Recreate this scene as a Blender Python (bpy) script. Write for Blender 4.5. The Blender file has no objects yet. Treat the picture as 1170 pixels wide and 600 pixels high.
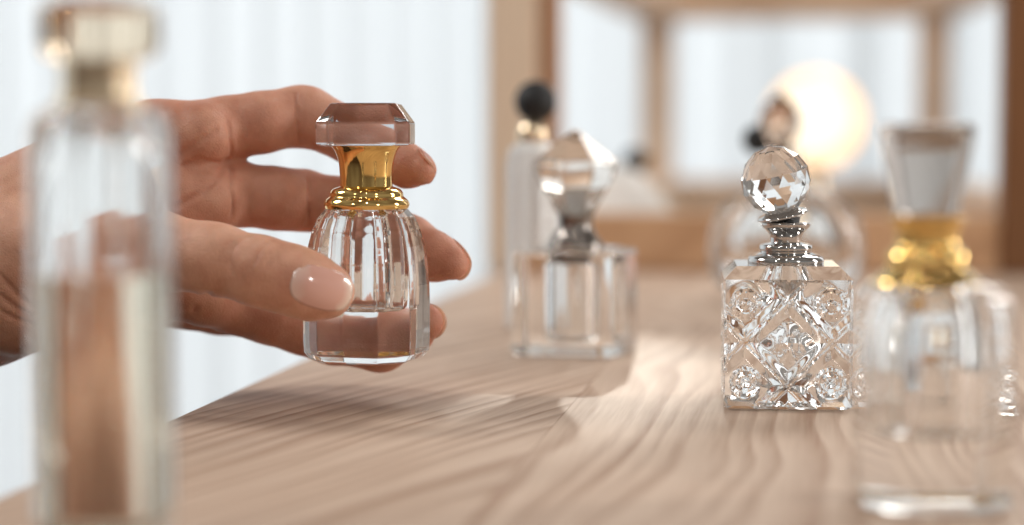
import bpy, bmesh, math, random
import numpy as np
from mathutils import Vector, Matrix

random.seed(7)
SC = bpy.context.scene
COL = SC.collection
R = math.radians

# ------------------------------------------------------------------ camera frame
F = 2275.0                       # focal length in photo pixels (1170 wide)
CX, CY = 585.0, 300.0
HC = 0.070                       # camera height above the table
PITCH = math.atan(150.0 / F)
YAW = math.atan(340.0 / F)
fw = Vector((-math.sin(YAW) * math.cos(PITCH), math.cos(YAW) * math.cos(PITCH), -math.sin(PITCH)))
rt = Vector((math.cos(YAW), math.sin(YAW), 0))
up = rt.cross(fw)
CAM = Vector((0, 0, HC))

def at(px, py, d):
    return CAM + fw * d + rt * ((px - CX) / F * d) + up * ((CY - py) / F * d)

def ground(px, py, z=0.0):
    v = fw + rt * ((px - CX) / F) + up * ((CY - py) / F)
    t = (z - CAM.z) / v.z
    return CAM + v * t

def depth_of(p):
    return (p - CAM).dot(fw)

def face_cam(p, extra=0.0):
    dx, dy = CAM.x - p.x, CAM.y - p.y
    return math.atan2(dx, -dy) + R(extra)

# ------------------------------------------------------------------ materials
def new_mat(name):
    m = bpy.data.materials.new(name)
    m.use_nodes = True
    nt = m.node_tree
    return m, nt, nt.nodes['Principled BSDF']

def L(nt, a, b):
    nt.links.new(a, b)

def glass(name, col=(1, 1, 1), ior=1.5, rough=0.0, bump=0.0, bscale=300):
    m, nt, b = new_mat(name)
    b.inputs['Base Color'].default_value = (*col, 1)
    b.inputs['Transmission Weight'].default_value = 1
    b.inputs['IOR'].default_value = ior
    b.inputs['Roughness'].default_value = rough
    if bump:
        tc = nt.nodes.new('ShaderNodeTexCoord')
        n = nt.nodes.new('ShaderNodeTexNoise'); n.inputs['Scale'].default_value = bscale
        n.inputs['Detail'].default_value = 2
        bp = nt.nodes.new('ShaderNodeBump'); bp.inputs['Strength'].default_value = bump
        bp.inputs['Distance'].default_value = 0.001
        L(nt, tc.outputs['Object'], n.inputs['Vector'])
        L(nt, n.outputs['Fac'], bp.inputs['Height']); L(nt, bp.outputs['Normal'], b.inputs['Normal'])
    return m

def metal(name, col, rough=0.12, bump=0.05, bscale=120):
    m, nt, b = new_mat(name)
    b.inputs['Base Color'].default_value = (*col, 1)
    b.inputs['Metallic'].default_value = 1
    b.inputs['Roughness'].default_value = rough
    tc = nt.nodes.new('ShaderNodeTexCoord')
    n = nt.nodes.new('ShaderNodeTexNoise'); n.inputs['Scale'].default_value = bscale
    n.inputs['Detail'].default_value = 3
    bp = nt.nodes.new('ShaderNodeBump'); bp.inputs['Strength'].default_value = bump
    bp.inputs['Distance'].default_value = 0.002
    L(nt, tc.outputs['Object'], n.inputs['Vector'])
    L(nt, n.outputs['Fac'], bp.inputs['Height']); L(nt, bp.outputs['Normal'], b.inputs['Normal'])
    mr = nt.nodes.new('ShaderNodeMapRange')
    mr.inputs['To Min'].default_value = rough * 0.6; mr.inputs['To Max'].default_value = rough * 1.5
    L(nt, n.outputs['Fac'], mr.inputs['Value']); L(nt, mr.outputs['Result'], b.inputs['Roughness'])
    return m

def plain(name, col, rough=0.5, var=0.06, scale=60, coat=0.0, trans=None):
    m, nt, b = new_mat(name)
    tc = nt.nodes.new('ShaderNodeTexCoord')
    n = nt.nodes.new('ShaderNodeTexNoise'); n.inputs['Scale'].default_value = scale
    n.inputs['Detail'].default_value = 4
    L(nt, tc.outputs['Object'], n.inputs['Vector'])
    mx = nt.nodes.new('ShaderNodeMix'); mx.data_type = 'RGBA'
    mx.inputs[6].default_value = (*[c * (1 - var) for c in col], 1)
    mx.inputs[7].default_value = (*[min(1, c * (1 + var)) for c in col], 1)
    L(nt, n.outputs['Fac'], mx.inputs[0]); L(nt, mx.outputs[2], b.inputs['Base Color'])
    b.inputs['Roughness'].default_value = rough
    b.inputs['Coat Weight'].default_value = coat
    return m

def wood(name, light, dark, k=0.10, x0=0.0, z0=0.05, freq=260.0, contrast=1.0, axis='Y', rough=0.5,
         mode='table'):
    """plain-sawn timber: rings round a slightly tilted, wandering pith, cut by the surface"""
    m, nt, b = new_mat(name)
    N = nt.nodes
    def math_(op, a, c=None, d=None):
        n = N.new('ShaderNodeMath'); n.operation = op
        for i, v in enumerate((a, c, d)):
            if v is None: continue
            if isinstance(v, (int, float)): n.inputs[i].default_value = v
            else: L(nt, v, n.inputs[i])
        return n.outputs[0]
    tc = N.new('ShaderNodeTexCoord')
    sp = N.new('ShaderNodeSeparateXYZ'); L(nt, tc.outputs['Object'], sp.inputs[0])
    X, Y, Z = sp.outputs
    if axis == 'X': X, Y = Y, X
    if axis == 'Z': Y, Z = Z, Y
    kk = k
    if mode == 'boards':          # separate boards glued edge to edge
        bi = math_('GREATER_THAN', X, JOINT); kk = math_('MULTIPLY_ADD', bi, -0.095, k); b2 = math_('GREATER_THAN', X, JOINT + 0.16)
        X0 = X
        tilt = math_('MULTIPLY', math_('MULTIPLY', math_('SUBTRACT', Y, 0.5), -0.22), math_('SUBTRACT', 1.0, bi))
        X = math_('ADD', math_('ADD', math_('ADD', X, tilt), math_('MULTIPLY', bi, 0.075)), math_('MULTIPLY', b2, -0.33))
        Y = math_('ADD', math_('ADD', Y, math_('MULTIPLY', bi, 0.37)), math_('MULTIPLY', b2, 0.9))
        jd = math_('MINIMUM', math_('ABSOLUTE', math_('SUBTRACT', X0, JOINT)), math_('ABSOLUTE', math_('SUBTRACT', X0, JOINT + 0.16)))
        joint = math_('LESS_THAN', jd, 0.00022)
    # slow wander of the pith
    cmb = N.new('ShaderNodeCombineXYZ')
    L(nt, math_('MULTIPLY', X, 0.9), cmb.inputs[0]); L(nt, math_('MULTIPLY', Y, 0.45), cmb.inputs[1]); L(nt, Z, cmb.inputs[2])
    n1 = N.new('ShaderNodeTexNoise'); n1.inputs['Scale'].default_value = 9.0; n1.inputs['Detail'].default_value = 1.5
    n1.inputs['Roughness'].default_value = 0.4
    L(nt, cmb.outputs[0], n1.inputs['Vector'])
    w = math_('MULTIPLY', math_('SUBTRACT', n1.outputs['Fac'], 0.5), 0.085)
    dx = math_('ADD', math_('SUBTRACT', X, x0), math_('MULTIPLY', w, 0.8))
    dz = math_('ADD', math_('ADD', math_('MULTIPLY', Y, kk), z0), w)
    r = math_('SQRT', math_('ADD', math_('MULTIPLY', dx, dx), math_('MULTIPLY', dz, dz)))
    cmb2 = N.new('ShaderNodeCombineXYZ')
    L(nt, math_('MULTIPLY', r, 14.0), cmb2.inputs[0])
    n2 = N.new('ShaderNodeTexNoise'); n2.inputs['Scale'].default_value = 3.0; n2.inputs['Detail'].default_value = 1
    L(nt, cmb2.outputs[0], n2.inputs['Vector'])
    ph = math_('ADD', math_('MULTIPLY', r, freq), math_('MULTIPLY', n2.outputs['Fac'], 4.0))
    fr = math_('FRACT', ph)
    # sharp late-wood line: slow rise, quick fall
    late = math_('POWER', fr, 1.7)
    edge = math_('SUBTRACT', 1.0, math_('POWER', fr, 9.0))
    ring = math_('MULTIPLY', late, edge)
    # varying strength from ring to ring and across the board
    cmb3 = N.new('ShaderNodeCombineXYZ')
    L(nt, math_('MULTIPLY', math_('FLOOR', ph), 7.31), cmb3.inputs[0]); L(nt, math_('MULTIPLY', Y, 5), cmb3.inputs[1])
    n3 = N.new('ShaderNodeTexNoise'); n3.inputs['Scale'].default_value = 1.0; n3.inputs['Detail'].default_value = 0
    L(nt, cmb3.outputs[0], n3.inputs['Vector'])
    ringv = math_('MULTIPLY', ring, math_('MULTIPLY_ADD', n3.outputs['Fac'], 1.5, -0.05))
    # fibres
    cmb4 = N.new('ShaderNodeCombineXYZ')
    L(nt, math_('MULTIPLY', X, 900.0), cmb4.inputs[0]); L(nt, math_('MULTIPLY', Y, 28.0), cmb4.inputs[1])
    L(nt, math_('MULTIPLY', Z, 900.0), cmb4.inputs[2])
    n4 = N.new('ShaderNodeTexNoise'); n4.inputs['Scale'].default_value = 1.0; n4.inputs['Detail'].default_value = 3
    L(nt, cmb4.outputs[0], n4.inputs['Vector'])
    fib = math_('MULTIPLY', math_('SUBTRACT', n4.outputs['Fac'], 0.5), 0.55)
    n5 = N.new('ShaderNodeTexNoise'); n5.inputs['Scale'].default_value = 7.0; n5.inputs['Detail'].default_value = 3
    L(nt, tc.outputs['Object'], n5.inputs['Vector'])
    blot = math_('MULTIPLY', math_('SUBTRACT', n5.outputs['Fac'], 0.5), 0.5)
    fac = math_('MULTIPLY', math_('ADD', math_('ADD', ringv, fib), blot), contrast)
    if mode == 'boards': fac = math_('ADD', fac, math_('MULTIPLY', joint, 0.5))
    mx = N.new('ShaderNodeMix'); mx.data_type = 'RGBA'
    mx.inputs[6].default_value = (*light, 1); mx.inputs[7].default_value = (*dark, 1)
    L(nt, fac, mx.inputs[0]); L(nt, mx.outputs[2], b.inputs['Base Color'])
    rr = math_('MULTIPLY_ADD', fib, 0.15, rough)
    L(nt, rr, b.inputs['Roughness']); b.inputs['Specular IOR Level'].default_value = 0.28
    bp = N.new('ShaderNodeBump'); bp.inputs['Strength'].default_value = 0.25; bp.inputs['Distance'].default_value = 0.0004
    L(nt, math_('ADD', fib, ringv), bp.inputs['Height']); L(nt, bp.outputs['Normal'], b.inputs['Normal'])
    return m

def curtain_mat(name, tint):
    m, nt, b = new_mat(name)
    N = nt.nodes
    out = N['Material Output']
    N.remove(b)
    tc = N.new('ShaderNodeTexCoord')
    w = N.new('ShaderNodeTexNoise'); w.inputs['Scale'].default_value = 60; w.inputs['Detail'].default_value = 3
    mp = N.new('ShaderNodeMapping'); mp.inputs['Scale'].default_value = (1, 1, 0.05)
    L(nt, tc.outputs['Object'], mp.inputs[0]); L(nt, mp.outputs[0], w.inputs['Vector'])
    mx = N.new('ShaderNodeMix'); mx.data_type = 'RGBA'
    mx.inputs[6].default_value = (*[c * 0.93 for c in tint], 1); mx.inputs[7].default_value = (*tint, 1)
    L(nt, w.outputs['Fac'], mx.inputs[0])
    d = N.new('ShaderNodeBsdfDiffuse'); t = N.new('ShaderNodeBsdfTranslucent')
    ms = N.new('ShaderNodeMixShader'); ms.inputs[0].default_value = 0.75
    L(nt, mx.outputs[2], d.inputs[0]); L(nt, mx.outputs[2], t.inputs[0])
    L(nt, d.outputs[0], ms.inputs[1]); L(nt, t.outputs[0], ms.inputs[2]); L(nt, ms.outputs[0], out.inputs[0])
    return m

M = {}
M['clear'] = glass('clear_glass', (0.985, 0.99, 0.985), 1.5)
M['crystal'] = glass('crystal_glass', (0.99, 0.99, 0.985), 1.55)
M['ripple'] = glass('hammered_glass', (0.99, 0.99, 0.98), 1.5, 0.08, bump=1.0, bscale=420)
M['ripple'].node_tree.nodes['Principled BSDF'].inputs['Transmission Weight'].default_value = 0.15
M['ripple'].node_tree.nodes['Principled BSDF'].inputs['Coat Weight'].default_value = 1
M['smoky'] = glass('smoky_glass', (0.90, 0.77, 0.60), 1.5)
M['pale'] = glass('pale_glass', (0.95, 0.91, 0.86), 1.5)
M['veil'] = glass('misted_glass', (0.93, 0.93, 0.92), 1.5, 0.10)
M['warm'] = glass('warm_glass', (0.84, 0.76, 0.66), 1.5)
M['tint'] = glass('smoke_tinted_glass', (0.74, 0.75, 0.78), 1.5)
M['liquid'] = glass('amber_liquid', (0.99, 0.91, 0.76), 1.36)
M['brown'] = glass('brown_glass', (0.68, 0.54, 0.44), 1.5)
M['grey'] = glass('grey_glass', (0.47, 0.425, 0.39), 1.5)
M['gold'] = metal('polished_gold', (0.88, 0.60, 0.22), 0.08, 0.008, 150)
M['pale_gold'] = metal('pale_gold', (0.92, 0.74, 0.52), 0.2)
M['chrome'] = metal('chrome', (0.58, 0.57, 0.56), 0.06, 0.008, 120)
M['steel'] = metal('brushed_steel', (0.26, 0.23, 0.21), 0.22)
M['black'] = plain('black_rubber', (0.012, 0.012, 0.013), 0.55)
M['milk'] = plain('white_porcelain', (0.92, 0.92, 0.90), 0.3)
JOINT = ground(690, 420).x
M['table'] = wood('ash_table_top', (0.64, 0.485, 0.375), (0.36, 0.215, 0.14), k=0.14, x0=-0.02, z0=-0.02, freq=170, contrast=1.4, rough=0.58, mode='boards')
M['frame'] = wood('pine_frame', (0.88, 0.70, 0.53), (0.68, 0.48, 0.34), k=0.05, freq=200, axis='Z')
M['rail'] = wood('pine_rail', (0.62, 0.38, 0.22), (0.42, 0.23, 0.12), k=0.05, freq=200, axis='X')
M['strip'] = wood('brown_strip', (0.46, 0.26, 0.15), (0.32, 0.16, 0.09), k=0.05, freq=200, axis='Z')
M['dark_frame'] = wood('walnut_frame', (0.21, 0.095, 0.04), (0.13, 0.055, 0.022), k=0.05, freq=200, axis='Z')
M['bay'] = wood('pale_pine', (0.86, 0.68, 0.52), (0.68, 0.48, 0.34), k=0.05, freq=200, axis='X')
M['curtain'] = curtain_mat('sheer_curtain', (0.90, 0.94, 0.96))

# ------------------------------------------------------------------ mesh helpers
def link(name, me, mat, parent=None, loc=None, rotz=0, bevel=0, smooth=None, segs=2):
    o = bpy.data.objects.new(name, me)
    COL.objects.link(o)
    if mat and not me.materials: me.materials.append(mat)
    if parent: o.parent = parent
    if loc is not None: o.location = loc
    o.rotation_euler = (0, 0, rotz)
    if smooth is not None:
        me.shade_smooth()
        me.set_sharp_from_angle(angle=R(smooth))
    if bevel:
        b = o.modifiers.new('bevel', 'BEVEL'); b.width = bevel; b.segments = segs
        b.limit_method = 'ANGLE'; b.angle_limit = R(8 if smooth is None else 30)
        b.harden_normals = smooth is not None
    return o

def thing(name, label, cat, loc=(0, 0, 0), rotz=0, group=None):
    o = bpy.data.objects.new(name, None); COL.objects.link(o)
    o.empty_display_size = 0.01
    o.location = loc; o.rotation_euler = (0, 0, rotz)
    o['label'] = label; o['category'] = cat
    if group: o['group'] = group
    return o

def tag(o, label=None, cat=None, group=None, kind=None):
    if label: o['label'] = label
    if cat: o['category'] = cat
    if group: o['group'] = group
    if kind: o['kind'] = kind
    return o

def section(shape, r, z, tw=0.0, ox=0, oy=0):
    return [(ox + r * s * math.sin(a + tw), oy - r * s * math.cos(a + tw), z) for a, s in shape]

def circle(n=64, ph=0.0):
    return [(ph + 2 * math.pi * i / n, 1.0) for i in range(n)]

def ngon(angles_deg):
    return [(R(a), 1.0) for a in angles_deg]

def flutes(n, depth, per=6):
    out = []
    for i in range(n * per):
        a = 2 * math.pi * i / (n * per)
        out.append((a, 1 - depth * abs(math.cos(n * a / 2))))
    return out

def squircle(e=5.0, n=64, sx=1.0, sy=1.0, ph=0.0):
    out = []
    for i in range(n):
        a = 2 * math.pi * i / n + ph
        x, y = math.sin(a), -math.cos(a)
        s = (abs(x / sx) ** e + abs(y / sy) ** e) ** (-1 / e)
        out.append((a, s))
    return out

def loft(bm, sections, flip=False, cap=True):
    """stack of rings bottom to top; flip turns it inside out (a cavity)"""
    n = len(sections[0])
    rings = [[bm.verts.new(p) for p in s] for s in sections]
    fs = []
    for a, b in zip(rings, rings[1:]):
        for i in range(n):
            j = (i + 1) % n
            fs.append(bm.faces.new((a[i], a[j], b[j], b[i])))
    if cap:
        fs.append(bm.faces.new(list(reversed(rings[0]))))
        fs.append(bm.faces.new(rings[-1]))
    bm.normal_update()
    if flip:
        bmesh.ops.reverse_faces(bm, faces=fs)
    return fs

def lathe(shape, prof, flip=False, bm=None, scale=1.0):
    own = bm is None
    if own: bm = bmesh.new()
    loft(bm, [section(shape, r * scale, z * scale) for z, r in prof], flip)
    return bm

def finish(bm, name='m'):
    me = bpy.data.meshes.new(name)
    bm.to_mesh(me); bm.free()
    return me

def curve_profile(pts, n=8):
    """Catmull-Rom through (z, r) points"""
    out = []
    P = [pts[0]] + list(pts) + [pts[-1]]
    for i in range(1, len(P) - 2):
        for k in range(n):
            t = k / n
            out.append(tuple(0.5 * ((2 * P[i][c]) + (-P[i-1][c] + P[i+1][c]) * t +
                       (2*P[i-1][c] - 5*P[i][c] + 4*P[i+1][c] - P[i+2][c]) * t*t +
                       (-P[i-1][c] + 3*P[i][c] - 3*P[i+1][c] + P[i+2][c]) * t**3) for c in (0, 1)))
    out.append(pts[-1])
    return out

def box(bm, x0, x1, y0, y1, z0, z1):
    v = [bm.verts.new((x, y, z)) for z in (z0, z1) for x, y in ((x0, y0), (x1, y0), (x1, y1), (x0, y1))]
    for f in ((3, 2, 1, 0), (4, 5, 6, 7), (0, 1, 5, 4), (1, 2, 6, 5), (2, 3, 7, 6), (3, 0, 4, 7)):
        bm.faces.new([v[i] for i in f])

def boxobj(name, dims, mat, parent=None, loc=(0, 0, 0), rotz=0, bevel=0.0015):
    bm = bmesh.new(); box(bm, *dims)
    return link(name, finish(bm, name), mat, parent, loc, rotz, bevel)

MM = 0.001
def mm(prof): return [(z * MM, r * MM) for z, r in prof]

# ================================================================== the held bottle
pb = at(419.5, 411, 0.500)
K = 0.500 / F * 1000             # mm per photo px at that depth
hb = thing('perfume_bottle', 'small faceted clear glass bottle with gold neck and wide flat stopper held in the fingers', 'perfume bottle',
           pb, face_cam(pb))
OCT = ngon([9.5 + a for a in (-180, -90, 0, 90)] + [41 + a for a in (-180, -90, 0, 90)])
OCT.sort(key=lambda t: t[0])
def pz(y): return (411 - y) * K
prof = [(0, 60*K), (pz(408), 66*K), (pz(401), 72.5*K), (pz(385), 73.5*K), (pz(350), 73.5*K), (pz(325), 73*K), (pz(300), 71.0*K),
        (pz(280), 67.5*K), (pz(262), 62.5*K), (pz(248), 56*K), (pz(239), 48*K), (pz(236), 40*K)]
bm = lathe(OCT, mm(prof))
cav = [(pz(353), 34*K), (pz(349), 38*K), (pz(330), 39.5*K), (pz(300), 40*K), (pz(270), 38*K), (pz(252), 33*K), (pz(242), 22*K), (pz(238), 12*K)]
lathe(flutes(8, 0.17, 8), mm(cav), True, bm)
link('glass_body', finish(bm), M['clear'], hb, bevel=0.00035)
# gold neck
gp = curve_profile([(pz(238), 47.5*K), (pz(233), 49*K), (pz(228), 46.5*K), (pz(224.5), 42.5*K), (pz(220), 41.5*K), (pz(216), 38*K), (pz(213.5), 31.5*K)], 6)
gp += curve_profile([(pz(213), 30*K), (pz(200), 30*K), (pz(185), 31.5*K), (pz(174), 35*K), (pz(168), 39*K), (pz(167), 39.5*K)], 6)
link('gold_collar', finish(lathe(circle(96), mm(gp))), M['gold'], hb, smooth=40)
ST = ngon(sorted([30 + a for a in (-180, -90, 0, 90)] + [48 + a for a in (-180, -90, 0, 90)]))
sp_ = [(pz(167), 60*K), (pz(165), 65*K), (pz(141), 65*K), (pz(119), 46*K)]
bm = lathe(ST, mm(sp_))
link('stopper', finish(bm), M['tint'], hb, bevel=0.00035)

# ================================================================== crystal bottle (pressed cube)
pc = ground(900, 470); dc = depth_of(pc); KC = dc / F * 1000
pc = pc + rt * (-4.0 / F * dc) + Vector((pc.x - CAM.x, pc.y - CAM.y, 0)).normalized() * 0.016
cb = thing('perfume_bottle', 'square cut crystal bottle with faceted ball stopper on stacked chrome rings', 'perfume bottle', pc + Vector((0, 0, .0004)), face_cam(pc, 3))
def cut(u, v):
    """depth (0 = outer face) of the pressed pattern, u v in -1..1"""
    h = 0.0
    for s in (u + v, u - v):
        for c in (-0.68, 0.68):
            d = abs(s - c) / 1.414
            if d < 0.17: h = max(h, (0.17 - d) * 0.8) - (0.05 * max(0, 1 - d / 0.035))
    for cx in (-0.66, 0.66):
        for cy in (-0.62, 0.62):
            rr = math.hypot(u - cx, v - cy)
            if rr < 0.27:
                h = max(0.0, h * (rr / 0.27) ** 2) + 0.09 * (0.5 + 0.5 * math.cos(rr / 0.27 * 3 * math.pi)) * (1 - (rr / 0.27) ** 4)
    m_ = abs(u) + abs(v)
    if m_ < 0.5:
        w = (0.5 - m_) / 0.5
        h += 0.035 * abs(math.sin(9 * (u + v))) * w + 0.035 * abs(math.sin(9 * (u - v))) * w
        h += 0.08 * max(0, 1 - math.hypot(u, v) / 0.10)
    e = max(abs(u), abs(v))
    if e > 0.95: h *= (1 - e) / 0.05
    return max(0, h)
def crystal_cube(S, H):
    bm = bmesh.new(); n = 84
    for q in range(4):
        c, s = math.cos(q * math.pi / 2), math.sin(q * math.pi / 2)
        g = []
        for j in range(n + 1):
            row = []
            for i in range(n + 1):
                u, v = 2 * i / n - 1, 2 * j / n - 1
                x, y, z = u * S, -S + cut(u, v) * S * (1.0, 0.32, 0.16, 0.32)[q], (v + 1) / 2 * H
                row.append(bm.verts.new((x * c - y * s, x * s + y * c, z)))
            g.append(row)
        for j in range(n):
            for i in range(n):
                bm.faces.new((g[j][i], g[j][i + 1], g[j + 1][i + 1], g[j + 1][i]))
    bmesh.ops.remove_doubles(bm, verts=bm.verts, dist=S * 0.002)
    bm.edges.ensure_lookup_table()
    def cap(z, zz, prof2):
        be = [e for e in bm.edges if e.is_boundary and abs(e.verts[0].co.z - z) < 1e-6 and abs(e.verts[1].co.z - z) < 1e-6]
        r = bmesh.ops.extrude_edge_only(bm, edges=be)
        vs = [g_ for g_ in r['geom'] if isinstance(g_, bmesh.types.BMVert)]
        es = [g_ for g_ in r['geom'] if isinstance(g_, bmesh.types.BMEdge)]
        for v_ in vs:
            v_.co.x *= prof2; v_.co.y *= prof2; v_.co.z = zz
        es = [e for e in es if e.is_boundary]
        bmesh.ops.contextual_create(bm, geom=es)
    cap(0, -S * 0.05, 0.92); cap(H, H + S * 0.20, 0.80)
    bmesh.ops.recalc_face_normals(bm, faces=bm.faces)
    return bm
S = 73 * KC * MM; H = (466 - 321) * KC * MM
bm = crystal_cube(S, H)
bmesh.ops.translate(bm, vec=(0, 0, S * 0.05), verts=bm.verts)
ctop = H + S * 0.25
lathe(circle(40), [(H * 0.14, S * 0.40), (H * 0.17, S * 0.50), (H * 0.7, S * 0.5), (H * 0.86, S * 0.42), (ctop - 0.0008, S * 0.22)], True, bm)
link('glass_body', finish(bm), M['crystal'], cb, smooth=22)
def cz(y): return ctop * 1000 + (307 - y) * KC
cp = curve_profile([(cz(308), 44*KC), (cz(303), 44.5*KC), (cz(299), 42*KC), (cz(296), 36*KC), (cz(294), 30*KC)], 6)
cp += curve_profile([(cz(293), 30*KC), (cz(289), 31*KC), (cz(285), 29*KC), (cz(283), 20*KC)], 5)
cp += curve_profile([(cz(282), 18*KC), (cz(276), 18.5*KC), (cz(270), 22*KC), (cz(265), 27*KC), (cz(261), 28.5*KC), (cz(259), 27*KC), (cz(258.5), 22*KC)], 5)
link('chrome_neck', finish(lathe(circle(72), mm(cp))), M['chrome'], cb, smooth=40)
# stopper: tilted plug, plate and faceted ball
def ball(bm, c, r, n=13, rows=7):
    rings = []
    for k in range(1, rows):
        la = -math.pi / 2 + math.pi * k / rows
        ph = (k % 2) * math.pi / n
        rings.append([bm.verts.new((c[0] + r * math.cos(la) * math.sin(ph + 2 * math.pi * i / n),
                                    c[1] - r * math.cos(la) * math.cos(ph + 2 * math.pi * i / n), c[2] + r * math.sin(la))) for i in range(n)])
    top = bm.verts.new((c[0], c[1], c[2] + r)); bot = bm.verts.new((c[0], c[1], c[2] - r))
    for k, (a, b) in enumerate(zip(rings, rings[1:]), 1):
        for i in range(n):
            j = (i + 1) % n
            if k % 2:   # a is shifted by half a step
                bm.faces.new((a[i], b[j], b[i])); bm.faces.new((a[i], a[j], b[j]))
            else:
                bm.faces.new((a[i], a[j], b[i])); bm.faces.new((a[j], b[j], b[i]))
    for i in range(n):
        j = (i + 1) % n
        bm.faces.new((bot, rings[0][j], rings[0][i])); bm.faces.new((top, rings[-1][i], rings[-1][j]))
    bmesh.ops.recalc_face_normals(bm, faces=bm.faces)
bm = bmesh.new()
ball(bm, (0, 0, (255 - 204) * KC * MM), 41 * KC * MM)
sto = link('ball_stopper', finish(bm), M['crystal'], cb, loc=(-2 * KC * MM, 0, cz(260) * MM))
sto.rotation_euler = (R(3), R(-13), R(11))
pp = curve_profile([(0.0, 20*KC), (1.0*KC, 22*KC), (2.5*KC, 25*KC), (4*KC, 29*KC), (6*KC, 30*KC), (8*KC, 28*KC), (11*KC, 20*KC)], 5)
o = link('chrome_plate', finish(lathe(circle(64), mm([(z + 4*KC, r) for z, r in pp]))), M['chrome'], sto, smooth=40)
o = link('black_gasket', finish(lathe(circle(48), mm([(-4*KC, 17*KC), (4.4*KC, 20*KC)]))), M['black'], sto, smooth=40)

# ================================================================== diamond-stopper bottle (middle left)
pd = ground(657, 408); dd = depth_of(pd); KD = dd / F * 1000
pd = pd + Vector((pd.x, pd.y, 0)).normalized() * 0.014
KD *= (dd + 0.014) / dd
db = thing('perfume_bottle', 'thick clear glass block bottle with pointed diamond shaped stopper', 'perfume bottle', pd + Vector((0, 0, .0004)), face_cam(pd, -14))
def dz(y): return (402 - y) * KD
SQ = squircle(7, 56)
bm = lathe(SQ, mm([(0, 61*KD), (dz(399), 63.5*KD), (dz(290), 63.5*KD), (dz(286), 61*KD), (dz(283), 40*KD)]))
lathe(circle(48), mm([(dz(388), 26*KD), (dz(383), 30*KD), (dz(300), 30*KD), (dz(291), 20*KD), (dz(285), 13*KD)]), True, bm)
link('glass_body', finish(bm), M['clear'], db, smooth=35, bevel=0.0006)
link('steel_neck', finish(lathe(circle(56), mm(curve_profile([(dz(284), 33*KD), (dz(278), 32*KD), (dz(270), 25*KD), (dz(260), 20*KD), (dz(252), 20*KD), (dz(247), 21*KD)], 5)))), M['steel'], db, smooth=40)
bm = lathe(ngon([36.5 + 45 * i for i in range(8)]), mm([(dz(248), 20*KD), (dz(200), 50*KD), (dz(188), 52*KD), (dz(184), 51*KD), (dz(150), 3*KD)]))
link('diamond_stopper', finish(bm), M['pale'], db, bevel=0.0005)

# ================================================================== sparkling atomiser with a black ball (behind it)
pa = ground(609, 380); da = depth_of(pa); KA = da / F * 1000
pa = pa + Vector((pa.x, pa.y, 0)).normalized() * 0.012; KA *= (da + 0.012) / da
ab = thing('perfume_bottle', 'slim hammered glass bottle topped by a black ball, beside the left frame post', 'perfume bottle', pa + Vector((0, 0, .0004)), face_cam(pa))
def az(y): return (376 - y) * KA
bm = lathe(flutes(12, 0.12, 6), mm([(0, 30*KA), (az(373), 33*KA), (az(190), 33*KA), (az(172), 29*KA), (az(162), 14*KA)]))
lathe(circle(40), mm([(az(362), 20*KA), (az(190), 22*KA), (az(176), 16*KA)]), True, bm)
link('glass_body', finish(bm), M['ripple'], ab, smooth=35)
link('gold_collar', finish(lathe(circle(40), mm([(az(163), 16*KA), (az(158), 18*KA), (az(146), 16*KA), (az(140), 9*KA)]))), M['pale_gold'], ab, smooth=40)
bm = bmesh.new(); bmesh.ops.create_uvsphere(bm, u_segments=40, v_segments=24, radius=24 * KA * MM)
bmesh.ops.translate(bm, vec=(3 * KA * MM, 0, az(118) * MM), verts=bm.verts)
link('black_ball', finish(bm), M['black'], ab, smooth=60)

# ================================================================== right foreground bottle
pr = ground(1062, 591); dr = depth_of(pr); KR = dr / F * 1000
pr = pr + Vector((pr.x, pr.y, 0)).normalized() * 0.014; KR *= (dr + 0.014) / dr
rb = thing('perfume_bottle', 'blurred domed glass bottle with gold neck and tapered block stopper, nearest on the right', 'perfume bottle', pr + Vector((0, 0, .0004)), face_cam(pr, 8))
BR = 574
def rz(y): return (BR - y) * KR * 0.98
shp = ngon(sorted([33 + 90 * i for i in range(4)] + [57 + 90 * i for i in range(4)]))
bm = lathe(shp, mm([(0, 91*KR), (rz(568), 99*KR), (rz(480), 100*KR), (rz(390), 100*KR), (rz(350), 99.5*KR), (rz(336), 97*KR), (rz(326), 91*KR), (rz(319), 79*KR), (rz(317), 56*KR)]))
lathe(flutes(8, 0.14, 6), mm([(rz(492), 50*KR), (rz(485), 56*KR), (rz(430), 58*KR), (rz(370), 55*KR), (rz(340), 42*KR), (rz(325), 22*KR)]), True, bm)
link('glass_body', finish(bm), M['clear'], rb, bevel=0.0018, segs=4, smooth=30)
gp = curve_profile([(rz(330), 60*KR), (rz(322), 62*KR), (rz(312), 56*KR), (rz(300), 44*KR), (rz(290), 46*KR), (rz(282), 42*KR), (rz(274), 35*KR), (rz(258), 36*KR), (rz(248), 42*KR), (rz(241), 44*KR)], 6)
link('gold_collar', finish(lathe([(a, 1 - 0.03 * (i % 2)) for i, (a, _) in enumerate(circle(48))], mm(gp))), M['gold'], rb, loc=(-7 * KR * MM, 0, 0), smooth=20)
shp = ngon(sorted([32 + 90 * i for i in range(4)] + [50 + 90 * i for i in range(4)]))
bm = lathe(shp, mm([(rz(242), 38*KR), (rz(238), 42*KR), (rz(160), 62*KR), (rz(142), 64*KR), (rz(136), 60*KR)]))
link('block_stopper', finish(bm), M['grey'], rb, loc=(-10 * KR * MM, 0, 0), bevel=0.0006)

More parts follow.
